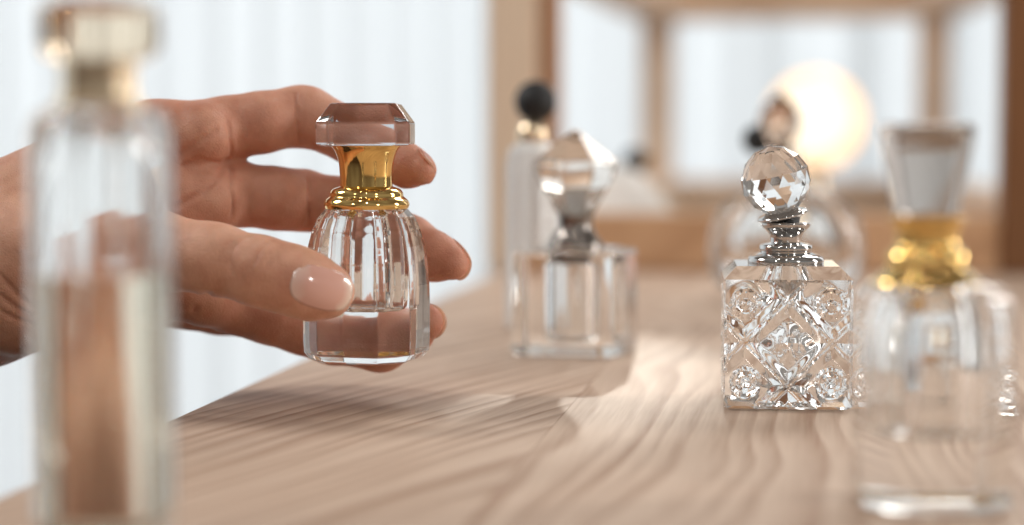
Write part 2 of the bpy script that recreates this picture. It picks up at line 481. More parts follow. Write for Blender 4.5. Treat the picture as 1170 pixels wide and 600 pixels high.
# ================================================================== left foreground bottle
dl = 0.325
pl_ = at(116, 300, dl); pl_.z = 0
KL = dl / F * 1000
lb = thing('perfume_bottle', 'tall blurred glass bottle half filled with amber perfume, nearest on the left', 'perfume bottle', pl_ + Vector((0, 0, .0004)), face_cam(pl_, 5))
B0 = 150 + HC * F / dl
def lz(y): return (B0 - y) * KL
shp = ngon([11 + 36 * i for i in range(10)])
bm = lathe(shp, mm([(0, 76*KL), (lz(B0 - 8), 82*KL), (lz(160), 82*KL), (lz(150), 81*KL), (lz(141), 78*KL), (lz(134), 73*KL), (lz(129), 66*KL), (lz(126), 54*KL)]))
lathe(shp, mm([(lz(605), 44*KL), (lz(597), 50*KL), (lz(185), 50*KL), (lz(150), 34*KL), (lz(130), 18*KL)]), True, bm)
link('glass_body', finish(bm), M['clear'], lb, bevel=0.0016, segs=4, smooth=30)
bm = lathe(shp, mm([(lz(605.5), 44.4*KL), (lz(597.5), 50.4*KL), (lz(316), 50.4*KL)]))
link('amber_liquid', finish(bm), M['liquid'], lb, smooth=40)
gp = curve_profile([(lz(128), 54*KL), (lz(122), 52*KL), (lz(114), 45*KL), (lz(95), 43*KL), (lz(80), 44*KL), (lz(72), 44*KL)], 5)
link('collar', finish(lathe(flutes(10, .05, 6), mm(gp))), M['pale_gold'], lb, smooth=25)
bm = lathe(ngon([11 + 36 * i for i in range(10)]), mm([(lz(73), 54*KL), (lz(66), 66*KL), (lz(56), 70*KL), (lz(20), 70*KL), (lz(8), 62*KL), (lz(3), 40*KL)]))
link('stopper', finish(bm), M['smoky'], lb, bevel=0.0008)

# ================================================================== round bottle in the back
prd = ground(898, 346); drd = depth_of(prd) + 0.012; KO = drd / F * 1000
prd = prd + Vector((prd.x, prd.y, 0)).normalized() * 0.012
ob = thing('perfume_bottle', 'round flat sided glass bottle with brown teardrop stopper, behind the cut crystal one', 'perfume bottle', prd + Vector((0, 0, .0004)), face_cam(prd))
def oz(y): return (343 - y) * KO
oval = [(a, 1 / math.sqrt(math.sin(a) ** 2 + (math.cos(a) / 0.5) ** 2)) for a, _ in circle(64)]
body = [(0, 55*KO), (oz(341), 60*KO), (oz(325), 78*KO), (oz(305), 86*KO), (oz(285), 88*KO), (oz(262), 85*KO), (oz(240), 74*KO), (oz(224), 54*KO), (oz(214), 30*KO), (oz(208), 14*KO)]
bm = lathe(oval, mm(curve_profile(body, 4)))
inner = [(oz(318), 35*KO), (oz(308), 50*KO), (oz(285), 58*KO), (oz(264), 54*KO), (oz(246), 42*KO), (oz(234), 26*KO), (oz(226), 10*KO)]
lathe(oval, mm(curve_profile(inner, 4)), True, bm)
link('glass_body', finish(bm), M['veil'], ob, smooth=50)
link('black_collar', finish(lathe(circle(32), mm([(oz(212), 16*KO), (oz(200), 18*KO), (oz(176), 13*KO), (oz(170), 12*KO)]))), M['steel'], ob, smooth=40)
bm = lathe(ngon([12 + 45 * i for i in range(8)]), mm([(oz(171), 9*KO), (oz(158), 20*KO), (oz(142), 26*KO), (oz(128), 22*KO), (oz(116), 12*KO), (oz(107), 1.5*KO)]))
bmesh.ops.translate(bm, vec=(-9 * KO * MM, 0, 0), verts=bm.verts)
link('teardrop_stopper', finish(bm), M['brown'], ob, bevel=0.0004)
bm = bmesh.new(); bmesh.ops.create_uvsphere(bm, u_segments=24, v_segments=16, radius=17 * KO * MM)
bmesh.ops.translate(bm, vec=(-34 * KO * MM, 0, oz(161) * MM), verts=bm.verts)
link('black_bead', finish(bm), M['black'], ob, smooth=60)
bm = lathe(circle(20), mm([(-16*KO, 3*KO), (14*KO, 3*KO)]))
bmesh.ops.rotate(bm, cent=(0, 0, 0), matrix=Matrix.Rotation(R(90), 3, 'Y'), verts=bm.verts)
bmesh.ops.translate(bm, vec=(-20 * KO * MM, 0, oz(172) * MM), verts=bm.verts)
link('spray_arm', finish(bm), M['steel'], ob, smooth=40)

# ================================================================== table
pe1 = ground(195, 478); pe2 = ground(560, 322)
XL = pe1.x
YB = ground(800, 310).y          # back of the table top, where the frame stands
bm = bmesh.new(); box(bm, XL, 0.75, 0.0, YB + 0.55, -0.028, 0.0)
tb = link('table', finish(bm), M['table'], bevel=0.0015)
tag(tb, 'pale wooden table top with flowing grain under the perfume bottles', 'table')

# ================================================================== wooden mirror frame on the table, built open without its glass
fy = YB
pL = at(555, 200, depth_of(Vector((XL, fy, 0))))
def xat(px, y):                   # world x where the image column px meets the plane Y = y
    v = fw + rt * ((px - CX) / F)
    t = (y - CAM.y) / v.y
    return CAM.x + v.x * t
def zat(px, py, y):
    v = fw + rt * ((px - CX) / F) + up * ((CY - py) / F)
    return CAM.z + v.z * (y - CAM.y) / v.y
fr = thing('wooden_frame', 'upright wooden mirror frame along the back edge of the table top, built open without glass', 'frame', (0, 0, 0))
xa, xb = xat(556, fy), xat(634, fy)
xm = xat(613, fy)
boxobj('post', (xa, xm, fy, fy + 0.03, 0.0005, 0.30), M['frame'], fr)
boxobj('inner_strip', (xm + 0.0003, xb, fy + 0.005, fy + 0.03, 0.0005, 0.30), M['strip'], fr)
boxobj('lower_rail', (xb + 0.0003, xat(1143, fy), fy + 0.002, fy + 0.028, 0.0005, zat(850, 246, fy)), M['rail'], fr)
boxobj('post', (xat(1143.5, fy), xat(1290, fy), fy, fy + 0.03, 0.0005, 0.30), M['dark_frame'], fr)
boxobj('top_rail', (xa, xat(1290, fy), fy, fy + 0.03, 0.3005, 0.34), M['rail'], fr)

# ================================================================== mirror reflection of window bars, built as a solid bay behind
bw = thing('reflected_bay', 'mirror reflection of light wooden window bars, built as a solid three sided bay', 'window', (0, 0, 0))
WY = 1.85
def P2(px, y): return Vector((xat(px, y), y, 0))
c0, c1 = P2(751, WY), P2(1063, WY)
l0 = P2(606, WY - 0.70); r1 = P2(1215, WY - 0.66)
zb, zt = zat(900, 205, WY), zat(900, 22, WY)
def bar(name, a, b, z0, z1, th, mat):
    mat = M['bay']
    d = (b - a); ln = d.length; ang = math.atan2(d.y, d.x)
    return boxobj(name, (0, ln, -th / 2, th / 2, z0, z1), mat, bw, a, ang, 0.002)
bar('sill', c0, c1, zb - 0.042, zb, 0.05, M['rail'])
bar('sill', l0, c0, zb - 0.042, zb + 0.0005, 0.05, M['rail'])
bar('sill', c1, r1, zb - 0.042, zb + 0.0005, 0.05, M['rail'])
bar('header', c0, c1, zt, zt + 0.10, 0.05, M['rail'])
bar('header', l0, c0, zt, zt + 0.101, 0.05, M['rail'])
bar('header', c1, r1, zt, zt + 0.101, 0.05, M['rail'])
for c in (c0, c1):
    boxobj('mullion', (-0.013, 0.013, -0.03, 0.03, zb - 0.04, zt + 0.1), M['bay'], bw, c, 0, 0.002)

# ================================================================== curtains
def curtain(name, pts, z0, z1, label, amp=0.0055, wl=0.055, seed=0):
    rnd = random.Random(seed)
    bm = bmesh.new(); cols = []
    s = 0.0
    phs = [rnd.uniform(0, 6.28) for _ in range(4)]
    for (a, b) in zip(pts, pts[1:]):
        d = b - a; n = max(2, int(d.length / 0.006)); nrm = Vector((-d.y, d.x, 0)).normalized()
        for i in range(n):
            t = i / n; q = s + d.length * t
            off = amp * (math.sin(q / wl * 6.28 + 1.4 * math.sin(q * 9 + phs[0])) + 0.45 * math.sin(q / wl * 14.1 + phs[1])) 
            cols.append(a + d * t + nrm * off)
        s += d.length
    rows = 10
    g = [[bm.verts.new((c.x, c.y, z0 + (z1 - z0) * j / rows)) for c in cols] for j in range(rows + 1)]
    for j in range(rows):
        for i in range(len(cols) - 1):
            bm.faces.new((g[j][i], g[j][i + 1], g[j + 1][i + 1], g[j + 1][i]))
    o = link(name, finish(bm), M['curtain'], smooth=80)
    tag(o, label, 'curtain')
    return o
curtain('curtain', [Vector((-2.6, 0.9, 0)), Vector((-1.5, 2.1, 0)), P2(565, 2.25)], -1.2, 1.3,
        'long white sheer curtain left of the wooden frame, behind the hand', seed=1)
curtain('curtain', [P2(570, 2.28), P2(1420, 2.28)], -0.6, 0.9,
        'white sheer curtain of the mirror reflection, built behind the wooden window bars', amp=0.012, wl=0.11, seed=4)  # reflected window's curtain, built as a real sheet

# ================================================================== globe lamp, and a mirrored bottle built solid behind the frame
ly = YB + 0.24
lx = xat(930, ly)
lp = thing('globe_lamp', 'lit round globe lamp glowing warm yellow behind the bottles', 'lamp', (lx, ly, 0.0003))
zc = zat(930, 138, ly); rg = (xat(988, ly) - xat(874, ly)) / 2
bm = bmesh.new(); bmesh.ops.create_uvsphere(bm, u_segments=64, v_segments=40, radius=rg)
gm, nt, b = new_mat('lit_opal_glass')
tc = nt.nodes.new('ShaderNodeTexCoord')
mp = nt.nodes.new('ShaderNodeMapping')
mp.inputs['Location'].default_value = (0.06, 0.62, -0.05)
mp.inputs['Scale'].default_value = (1 / rg / 1.40,) * 3
gr = nt.nodes.new('ShaderNodeTexGradient'); gr.gradient_type = 'SPHERICAL'  # pale centre and orange rim of the lit globe painted into its emission
cr = nt.nodes.new('ShaderNodeValToRGB')
cr.color_ramp.elements[0].position = 0.0; cr.color_ramp.elements[0].color = (1.0, 0.55, 0.24, 1)
cr.color_ramp.elements[1].position = 0.68; cr.color_ramp.elements[1].color = (1.0, 0.90, 0.70, 1)
L(nt, tc.outputs['Object'], mp.inputs[0]); L(nt, mp.outputs[0], gr.inputs[0]); L(nt, gr.outputs['Fac'], cr.inputs[0])
L(nt, cr.outputs[0], b.inputs['Emission Color']); b.inputs['Emission Strength'].default_value = 1.22
b.inputs['Base Color'].default_value = (0.25, 0.22, 0.18, 1)
link('globe', finish(bm), gm, lp, loc=(0, 0, zc), smooth=80)
link('lamp_base', finish(lathe(circle(48), [(0, rg * .75), (0.004, rg * .75), (0.007, rg * .3), (zc - rg - 0.002, rg * .22), (zc - rg * .93, rg * .35)])), M['pale_gold'], lp, smooth=40)

wy = YB + 0.09
wx = xat(705, wy)
kw = (xat(706, wy) - wx)
wb = thing('perfume_bottle', 'mirror reflection of a bottle, built as a white sloping one with small black ball top beyond the lower rail', 'perfume bottle', (wx, wy, 0.0003), 0)
ztop = zat(705, 190, wy)
link('body', finish(lathe(squircle(3, 40), curve_profile([(0, 62 * kw), (0.006, 66 * kw), (zat(705, 248, wy), 63 * kw), (zat(705, 225, wy), 50 * kw), (zat(705, 203, wy), 34 * kw), (ztop, 16 * kw)], 5))), M['milk'], wb, smooth=40)
bm = bmesh.new(); bmesh.ops.create_uvsphere(bm, u_segments=32, v_segments=20, radius=15 * kw)
bmesh.ops.translate(bm, vec=(20 * kw, 0, zat(725, 185, wy)), verts=bm.verts)
link('black_ball', finish(bm), M['black'], wb, smooth=60)

HSTEP = 0.55
# ================================================================== the hand
# camera-frame millimetres: x right, y up, z away
FD = 500.0
def C3(px, py, dz):
    d = FD + dz
    return np.array([(px - CX) / F * d, (CY - py) / F * d, d], dtype=np.float64)

def cone(P, a, b, ra, rb):
    ba = b - a; l = np.dot(ba, ba)
    pa_ = P - a
    h = np.clip((pa_ @ ba) / l, 0, 1)
    q = pa_ - h[:, None] * ba
    return np.sqrt((q * q).sum(1)) - (ra + (rb - ra) * h)

def smin(a, b, k):
    h = np.clip(0.5 + 0.5 * (b - a) / k, 0, 1)
    return b + (a - b) * h - k * h * (1 - h)

def ell(P, c, ax, rr):
    """rough distance to an ellipsoid; ax = 3x3 rows of axes"""
    q = (P - c) @ np.array(ax).T
    rr = np.array(rr)
    k0 = np.sqrt(((q / rr) ** 2).sum(1)); k1 = np.sqrt(((q / (rr * rr)) ** 2).sum(1))
    return k0 * (k0 - 1) / np.maximum(k1, 1e-6)

def chain(P, joints, k=2.0):
    d = None
    for (a, ra), (b, rb) in zip(joints, joints[1:]):
        c = cone(P, a, b, ra, rb)
        d = c if d is None else smin(d, c, k)
    return d

J = lambda px, py, dz, r: (C3(px, py, dz), r)
THUMB = [J(105, 290, -2, 13), J(175, 287, -16, 9.6), J(245, 296, -22, 8.25), J(300, 311, -24.5, 8.1), J(336, 321, -24.5, 7.9), J(361, 330, -23.4, 7.2), J(377, 334, -22.8, 5.8)]
INDEX = [J(185, 163, 20, 10.2), J(262, 146, 25, 8.2), J(340, 133, 30, 7.8), J(352, 134, 30, 7.7), J(405, 158, 27, 7.1), J(440, 176, 23, 6.6), J(466, 190, 18, 5.5), J(481, 194, 15, 4.0)]
MIDDLE = [J(205, 232, 20, 10.2), J(270, 222, 26, 8.4), J(345, 229, 32, 8.0), J(385, 236, 32, 7.7), J(430, 258, 29, 7.3), J(468, 278, 25, 7.0), J(498, 294, 20, 6.2), J(516, 300, 17, 4.6)]
RING = [J(190, 315, 16, 10), J(270, 346, 25, 8.2), J(345, 370, 30, 7.9), J(380, 383, 31, 7.6), J(435, 393, 26, 7.2), J(467, 381, 21, 6.1), J(486, 368, 17, 4.6)]
PINKY = [J(165, 335, 30, 8.5), J(250, 352, 42, 7.0), J(310, 362, 47, 6.6), J(355, 372, 45, 6.2), J(400, 380, 38, 5.6), J(425, 376, 33, 4.4)]
PALM = [(J(-40, 300, 18, 19), J(185, 165, 22, 11.5)), (J(-40, 300, 18, 19), J(205, 232, 22, 12)),
        (J(-40, 318, 18, 19), J(190, 312, 20, 12)), (J(-40, 330, 18, 18), J(165, 332, 30, 10)),
        (J(20, 330, 6, 17), J(130, 318, 12, 13)), (J(0, 290, 2, 15), J(130, 285, -6, 12)), (J(30, 250, 14, 16), J(150, 180, 20, 12))]
ARM = (J(-40, 303, 18, 21), J(-420, 330, 40, 25))
ARM2 = (J(-40, 330, 22, 20), J(-420, 370, 44, 24))

def base_sdf(P):
    d = None
    for a, b in PALM:
        c = cone(P, a[0], b[0], a[1], b[1]); d = c if d is None else smin(d, c, 7)
    for a, b in (ARM, ARM2):
        d = smin(d, cone(P, a[0], b[0], a[1], b[1]), 9)
    # thumb side: pad at its root
    d = smin(d, chain(P, THUMB, 3.0), 5)
    f = chain(P, INDEX, 2.0)
    # pads under the finger bones, on the camera side
    for c, r in ((C3(300, 140, 24), 7.0), (C3(232, 155, 17), 8.0)):
        f = smin(f, np.sqrt(((P - c) ** 2).sum(1)) - r, 4)
    d = smin(d, f, 3.0)
    f = chain(P, MIDDLE, 2.0)
    for c, r in ((C3(318, 228, 26), 7.4), (C3(240, 228, 18), 8.3)):
        f = smin(f, np.sqrt(((P - c) ** 2).sum(1)) - r, 4)
    d = smin(d, f, 2.5)
    f = chain(P, RING, 2.0)
    for c, r in ((C3(310, 358, 24), 7.2), (C3(235, 335, 16), 8.0)):
        f = smin(f, np.sqrt(((P - c) ** 2).sum(1)) - r, 4)
    d = smin(d, f, 2.5)
    d = smin(d, chain(P, PINKY, 2.0), 2.0)
    return d

def march(px, py, z0=440, fn=base_sdf, n=60):
    """first hit from the camera side through photo pixels (arrays)"""
    px = np.atleast_1d(np.array(px, float)); py = np.atleast_1d(np.array(py, float))
    D = np.stack([(px - CX) / F, (CY - py) / F, np.ones_like(px)], 1)
    D /= np.linalg.norm(D, axis=1)[:, None]
    t = np.full(len(px), z0, float)
    for _ in range(n):
        t += np.clip(fn(D * t[:, None]), -3, 6) * 0.9
    return D * t[:, None]

# creases: (pixel polyline, depth mm, width mm, start distance of the march)
CR = [
 ([(265, 312), (263, 296), (267, 283), (276, 274), (288, 270)], 0.20, 0.6),
 ([(285, 308), (291, 300), (296, 289), (303, 280), (311, 275)], 0.24, 0.5),
 ([(277, 322), (277, 309), (284, 298)], 0.15, 0.5),
 ([(318, 284), (316, 293), (319, 303)], 0.12, 0.6),
 ([(258, 300), (259, 288), (266, 276)], 0.15, 0.6),
 ([(303, 306), (308, 297), (313, 290)], 0.10, 0.5),
 ([(285, 316), (295, 309), (303, 305)], 0.10, 0.4),
 ([(250, 296), (252, 286), (257, 279)], 0.08, 0.5),
 ([(282, 128), (284, 142), (283, 156)], 0.14, 0.6),
 ([(305, 215), (307, 230), (306, 245)], 0.12, 0.6),
 ([(207, 177), (226, 163), (247, 149)], 0.45, 1.0),
 ([(200, 236), (231, 220), (249, 203), (260, 182)], 0.55, 0.9),
 ([(210, 190), (230, 182), (250, 186)], 0.25, 0.9),
 ([(261, 141), (263, 160), (264, 178)], 0.45, 0.8),
 ([(264, 190), (264, 215), (265, 246)], 0.45, 0.8),
 ([(338, 107), (340, 135), (341, 162)], 0.40, 0.8),
 ([(344, 110), (346, 135), (346, 160)], 0.22, 0.6),
 ([(352, 205), (353, 230), (352, 258)], 0.35, 0.8),
 ([(214, 370), (224, 352), (238, 335)], 0.5, 1.0),
 ([(0, 315), (18, 335), (38, 352)], 0.35, 0.9),
 ([(0, 338), (18, 352), (38, 362)], 0.40, 0.8),
 ([(0, 355), (20, 366), (40, 371)], 0.25, 0.8),
]
SEG = []
for pl, dep, wd in CR:
    pts = march([p[0] for p in pl], [p[1] for p in pl])
    for a, b in zip(pts, pts[1:]):
        SEG.append((a, b, dep * 1.7, wd * 0.85))
# side grooves where the thumb nail sits in the skin
def nail_outline(c, u, v, lu, lv, n=28, e=2.6):
    out = []
    for i in range(n):
        t = 2 * math.pi * i / n
        ct, st = math.cos(t), math.sin(t)
        out.append(c + u * lu * math.copysign(abs(ct) ** (2 / e), ct) + v * lv * math.copysign(abs(st) ** (2 / e), st))
    return out

def hand_sdf(P):
    d = base_sdf(P)
    near = np.abs(d) < 4
    if near.any():
        Q = P[near]; add = np.zeros(len(Q))
        groups = {}
        for a, b, dep, wd in SEG:
            lo = np.minimum(a, b) - 4; hi = np.maximum(a, b) + 4
            m = np.all((Q > lo) & (Q < hi), axis=1)
            if m.any():
                c = cone(Q[m], a, b, 0, 0)
                add[m] = np.maximum(add[m], dep * np.exp(-(c / wd) ** 2))
        # slow unevenness of flesh
        add += 0.06 * np.sin(Q[:, 0] * 0.55 + 1.3 * np.sin(Q[:, 1] * 0.4)) * np.sin(Q[:, 1] * 0.6 + Q[:, 2] * 0.3)
        d[near] += add
    return d

# nails: (centre pixel, dz, toward-finger direction, u axis, half length, half width)
def unit(v): v = np.array(v, float); return v / np.linalg.norm(v)
def nail_grid(c, u, dirn, lu, lv, nu=26, nv=18, lift=0.32, e=2.7):
    """curved plate laid on the skin: march along dirn from outside until the flesh, then lift"""
    u = unit(u); dirn = unit(dirn - np.dot(dirn, u) * u); v = np.cross(dirn, u)
    G = []
    for i in range(nu + 1):
        for j in range(nv + 1):
            a, b = 2 * i / nu - 1, 2 * j / nv - 1
            # square -> superellipse
            m = max(abs(a), abs(b)); n_ = (abs(a) ** e + abs(b) ** e) ** (1 / e)
            s = m / n_ if n_ > 0 else 1
            G.append((a * s, b * s))
    G = np.array(G)
    S0 = c + np.outer(G[:, 0] * lu, u) + np.outer(G[:, 1] * lv, v) - dirn * 14
    t = np.zeros(len(S0))
    for _ in range(50):
        t += np.clip(base_sdf(S0 + t[:, None] * dirn), -1, 2) * 0.8
        t = np.minimum(t, 26)
    rim = np.maximum(np.abs(G[:, 0]), np.abs(G[:, 1]))
    # free edge may stand beyond the flesh: follow a smooth parabola there
    t0 = t.copy()
    cen = np.argmin((G ** 2).sum(1)); tc0 = t[cen]
    fit = np.abs(G).max(1) < 0.75
    A = np.stack([np.ones(len(G)), G[:, 0], G[:, 0] ** 2, G[:, 1], G[:, 1] ** 2], 1)
    co, *_ = np.linalg.lstsq(A[fit], t0[fit], rcond=None)
    t = A @ co
    edge = np.clip((np.sqrt((np.abs(G) ** 2).sum(1)) - 0.6) / 0.5, 0, 1)
    off = lift * (1 - edge * 0.9)
    Pn = S0 + (t - off)[:, None] * dirn
    faces = []
    for i in range(nu):
        for j in range(nv):
            a = i * (nv + 1) + j
            faces.append((a, a + 1, a + nv + 2, a + nv + 1))
    return Pn, faces

def surface_nets(fn, lo, hi, h):
    n = [int(math.ceil((hi[i] - lo[i]) / h)) + 1 for i in range(3)]
    ax = [lo[i] + h * np.arange(n[i]) for i in range(3)]
    # coarse pass
    st = 5
    cax = [lo[i] + h * st * (np.arange((n[i] + st - 1) // st + 1)) for i in range(3)]
    cg = np.stack(np.meshgrid(*cax, indexing='ij'), -1).reshape(-1, 3)
    cd_ = fn(cg).reshape([len(a) for a in cax])
    idx = [np.minimum(np.round(np.arange(n[i]) / st).astype(int), len(cax[i]) - 1) for i in range(3)]
    V = cd_[np.ix_(*idx)].astype(np.float32)
    mask = np.abs(V) < h * st * 1.25
    I = np.argwhere(mask)
    for s in range(0, len(I), 400000):
        ii = I[s:s + 400000]
        V[ii[:, 0], ii[:, 1], ii[:, 2]] = fn(np.stack([ax[0][ii[:, 0]], ax[1][ii[:, 1]], ax[2][ii[:, 2]]], 1))
    ins = V < 0
    c = ins[:-1, :-1, :-1].astype(np.int8)
    cnt = sum(ins[a:n[0] - 1 + a, b:n[1] - 1 + b, c_:n[2] - 1 + c_].astype(np.int8) for a in (0, 1) for b in (0, 1) for c_ in (0, 1))
    cells = np.argwhere((cnt > 0) & (cnt < 8))
    vid = -np.ones([n[0] - 1, n[1] - 1, n[2] - 1], dtype=np.int64)
    vid[cells[:, 0], cells[:, 1], cells[:, 2]] = np.arange(len(cells))
    acc = np.zeros((len(cells), 3)); k = np.zeros(len(cells))
    cor = [(a, b, c_) for a in (0, 1) for b in (0, 1) for c_ in (0, 1)]
    for p in cor:
        for d in range(3):
            if p[d]: continue
            q = list(p); q[d] = 1
            va = V[cells[:, 0] + p[0], cells[:, 1] + p[1], cells[:, 2] + p[2]]
            vb = V[cells[:, 0] + q[0], cells[:, 1] + q[1], cells[:, 2] + q[2]]
            m = (va < 0) != (vb < 0)
            t = np.where(m, va / np.where(m, va - vb, 1), 0)
            pos = np.tile(np.array(p, float), (len(cells), 1)); pos[:, d] += t
            acc[m] += pos[m]; k[m] += 1
    verts = (cells + acc / k[:, None]) * h + np.array(lo)
    faces = []
    for d in range(3):
        o1, o2 = [(1, 2), (2, 0), (0, 1)][d]
        sl = [slice(None)] * 3
        a = ins[tuple(slice(0, -1) if i == d else slice(None) for i in range(3))]
        b = ins[tuple(slice(1, None) if i == d else slice(None) for i in range(3))]
        E = np.argwhere(a != b)
        E = E[(E[:, o1] > 0) & (E[:, o2] > 0) & (E[:, o1] < n[o1] - 1) & (E[:, o2] < n[o2] - 1)]
        sgn = a[E[:, 0], E[:, 1], E[:, 2]]
        def vv(d1, d2):
            q = E.copy(); q[:, o1] -= d1; q[:, o2] -= d2
            return vid[q[:, 0], q[:, 1], q[:, 2]]
        Q = np.stack([vv(1, 1), vv(0, 1), vv(0, 0), vv(1, 0)], 1)
        Q[~sgn] = Q[~sgn][:, ::-1]
        faces.append(Q)
    faces = np.concatenate(faces)
    faces = faces[(faces >= 0).all(1)]
    # relax each vertex onto the true surface
    for _ in range(2):
        g = np.zeros_like(verts); e = 0.15
        d0 = fn(verts)
        for i in range(3):
            o_ = np.zeros(3); o_[i] = e
            g[:, i] = (fn(verts + o_) - fn(verts - o_)) / (2 * e)
        nn = np.maximum((g * g).sum(1), 0.2)
        verts = verts - (np.clip(d0, -.3, .3) / nn)[:, None] * g
    return verts, faces

def cam_to_world(P):
    P = np.asarray(P) * MM
    Rm = np.array([list(rt), list(up), list(fw)])
    return P @ Rm + np.array(CAM)

hv, hf = surface_nets(hand_sdf, (-245, -62, 455), (0, 62, 590), HSTEP)
def npmesh(name, v, f):
    me = bpy.data.meshes.new(name)
    me.vertices.add(len(v)); me.vertices.foreach_set('co', np.asarray(v, dtype=np.float32).ravel())
    f = np.asarray(f); me.loops.add(f.size); me.loops.foreach_set('vertex_index', f.astype(np.int32).ravel())
    me.polygons.add(len(f)); me.polygons.foreach_set('loop_start', np.arange(0, f.size, f.shape[1], dtype=np.int32))
    me.update(); me.validate(); return me
org = cam_to_world(C3(0, 300, 20)[None])[0]
me = npmesh('hand', cam_to_world(hv) - org, hf)
# reddening of the flesh: finger tips, knuckle folds, palm side (with bounce light painted in)
tips = [C3(478, 192, 17), C3(514, 300, 18), C3(484, 368, 18), C3(396, 345, -20)]
red = 1.6 * np.exp(-(np.linalg.norm(hv - march([338], [322])[0], axis=1) / 5.5) ** 2)
for t_ in tips:
    red = np.maximum(red, np.exp(-(np.linalg.norm(hv - t_, axis=1) / 13.0) ** 2))
for a, b, dep, wd in SEG:
    m = np.linalg.norm(hv - (a + b) / 2, axis=1) < 12
    if m.any(): red[m] = np.maximum(red[m], min(1.0, 0.9 * dep) * np.exp(-(cone(hv[m], a, b, 0, 0) / 1.1) ** 2))
inner = np.clip((hv[:, 2] - 503) / 12, 0, 1)  # palm side: redder skin plus bounced light painted into the colour
red = np.clip(red * 0.25 + inner * 0.55, 0, 1.0)
at_ = me.attributes.new('flush_bounce', 'FLOAT', 'POINT'); at_.data.foreach_set('value', red.astype(np.float32))

m, nt, b = new_mat('skin')
N = nt.nodes
tc = N.new('ShaderNodeTexCoord')
n1 = N.new('ShaderNodeTexNoise'); n1.inputs['Scale'].default_value = 160; n1.inputs['Detail'].default_value = 5
n2 = N.new('ShaderNodeTexNoise'); n2.inputs['Scale'].default_value = 26; n2.inputs['Detail'].default_value = 2
vo = N.new('ShaderNodeTexVoronoi'); vo.inputs['Scale'].default_value = 1500; vo.feature = 'DISTANCE_TO_EDGE'
wv = N.new('ShaderNodeTexNoise'); wv.inputs['Scale'].default_value = 1400; wv.inputs['Detail'].default_value = 3
for n in (n1, n2, vo, wv): L(nt, tc.outputs['Object'], n.inputs['Vector'])
mx = N.new('ShaderNodeMix'); mx.data_type = 'RGBA'
mx.inputs[6].default_value = (0.55, 0.25, 0.155, 1); mx.inputs[7].default_value = (0.80, 0.45, 0.31, 1)
ad = N.new('ShaderNodeMath'); ad.operation = 'ADD'
hl = N.new('ShaderNodeMath'); hl.operation = 'MULTIPLY'; hl.inputs[1].default_value = 0.5
L(nt, n1.outputs['Fac'], ad.inputs[0]); L(nt, n2.outputs['Fac'], ad.inputs[1]); L(nt, ad.outputs[0], hl.inputs[0])
mc = N.new('ShaderNodeMapRange'); mc.inputs['From Min'].default_value = 0.36; mc.inputs['From Max'].default_value = 0.64
L(nt, hl.outputs[0], mc.inputs['Value']); L(nt, mc.outputs[0], mx.inputs[0])
fl = N.new('ShaderNodeAttribute'); fl.attribute_name = 'flush_bounce'
ml = N.new('ShaderNodeMath'); ml.operation = 'MULTIPLY'; ml.inputs[1].default_value = 0.75
L(nt, fl.outputs['Fac'], ml.inputs[0])
m2 = N.new('ShaderNodeMix'); m2.data_type = 'RGBA'; m2.inputs[7].default_value = (0.55, 0.20, 0.125, 1)
L(nt, ml.outputs[0], m2.inputs[0]); L(nt, mx.outputs[2], m2.inputs[6]); L(nt, m2.outputs[2], b.inputs['Base Color'])
b.inputs['Subsurface Weight'].default_value = 0.35; b.inputs['Subsurface Radius'].default_value = (1.0, 0.35, 0.2)
b.inputs['Subsurface Scale'].default_value = 0.0022
b.inputs['Roughness'].default_value = 0.5; b.inputs['Specular IOR Level'].default_value = 0.4
ba = N.new('ShaderNodeMath'); ba.operation = 'ADD'; L(nt, vo.outputs['Distance'], ba.inputs[0]); L(nt, wv.outputs['Fac'], ba.inputs[1])
bp = N.new('ShaderNodeBump'); bp.inputs['Strength'].default_value = 0.6; bp.inputs['Distance'].default_value = 0.00028
L(nt, ba.outputs[0], bp.inputs['Height']); L(nt, bp.outputs['Normal'], b.inputs['Normal'])
M['skin'] = m

m, nt, b = new_mat('nail')
b.inputs['Base Color'].default_value = (0.72, 0.45, 0.37, 1); b.inputs['Roughness'].default_value = 0.12
tr = nt.nodes.new('ShaderNodeMapRange'); tr.inputs['From Min'].default_value = 0.6; tr.inputs['From Max'].default_value = 0.85; tr.inputs['To Max'].default_value = 0.7
b.inputs['Coat Weight'].default_value = 1.0; b.inputs['Coat Roughness'].default_value = 0.04
uvn = nt.nodes.new('ShaderNodeAttribute'); uvn.attribute_name = 'along'
cr = nt.nodes.new('ShaderNodeValToRGB')
e = cr.color_ramp.elements
e[0].position = 0.0; e[0].color = (0.80, 0.56, 0.47, 1)
e[1].position = 0.25; e[1].color = (0.74, 0.40, 0.32, 1)
q = e.new(0.84); q.color = (0.76, 0.43, 0.345, 1)
q = e.new(0.95); q.color = (0.88, 0.66, 0.54, 1)
L(nt, uvn.outputs['Fac'], cr.inputs[0]); L(nt, cr.outputs[0], b.inputs['Base Color'])
M['nail'] = m
M['thumbnail'] = m.copy()
tl = nt.nodes.new('ShaderNodeBsdfTranslucent'); tl.inputs[0].default_value = (0.95, 0.72, 0.58, 1)
msn = nt.nodes.new('ShaderNodeMixShader'); msn.inputs[0].default_value = 0.65
L(nt, b.outputs[0], msn.inputs[1]); L(nt, tl.outputs[0], msn.inputs[2]); L(nt, msn.outputs[0], nt.nodes['Material Output'].inputs[0])
L(nt, uvn.outputs['Fac'], tr.inputs['Value']); 

hand = link('hand', me, M['skin'], loc=Vector(org), smooth=180)
tag(hand, 'bare left hand reaching in from the left, thumb and fingers gripping the small faceted bottle', 'hand')

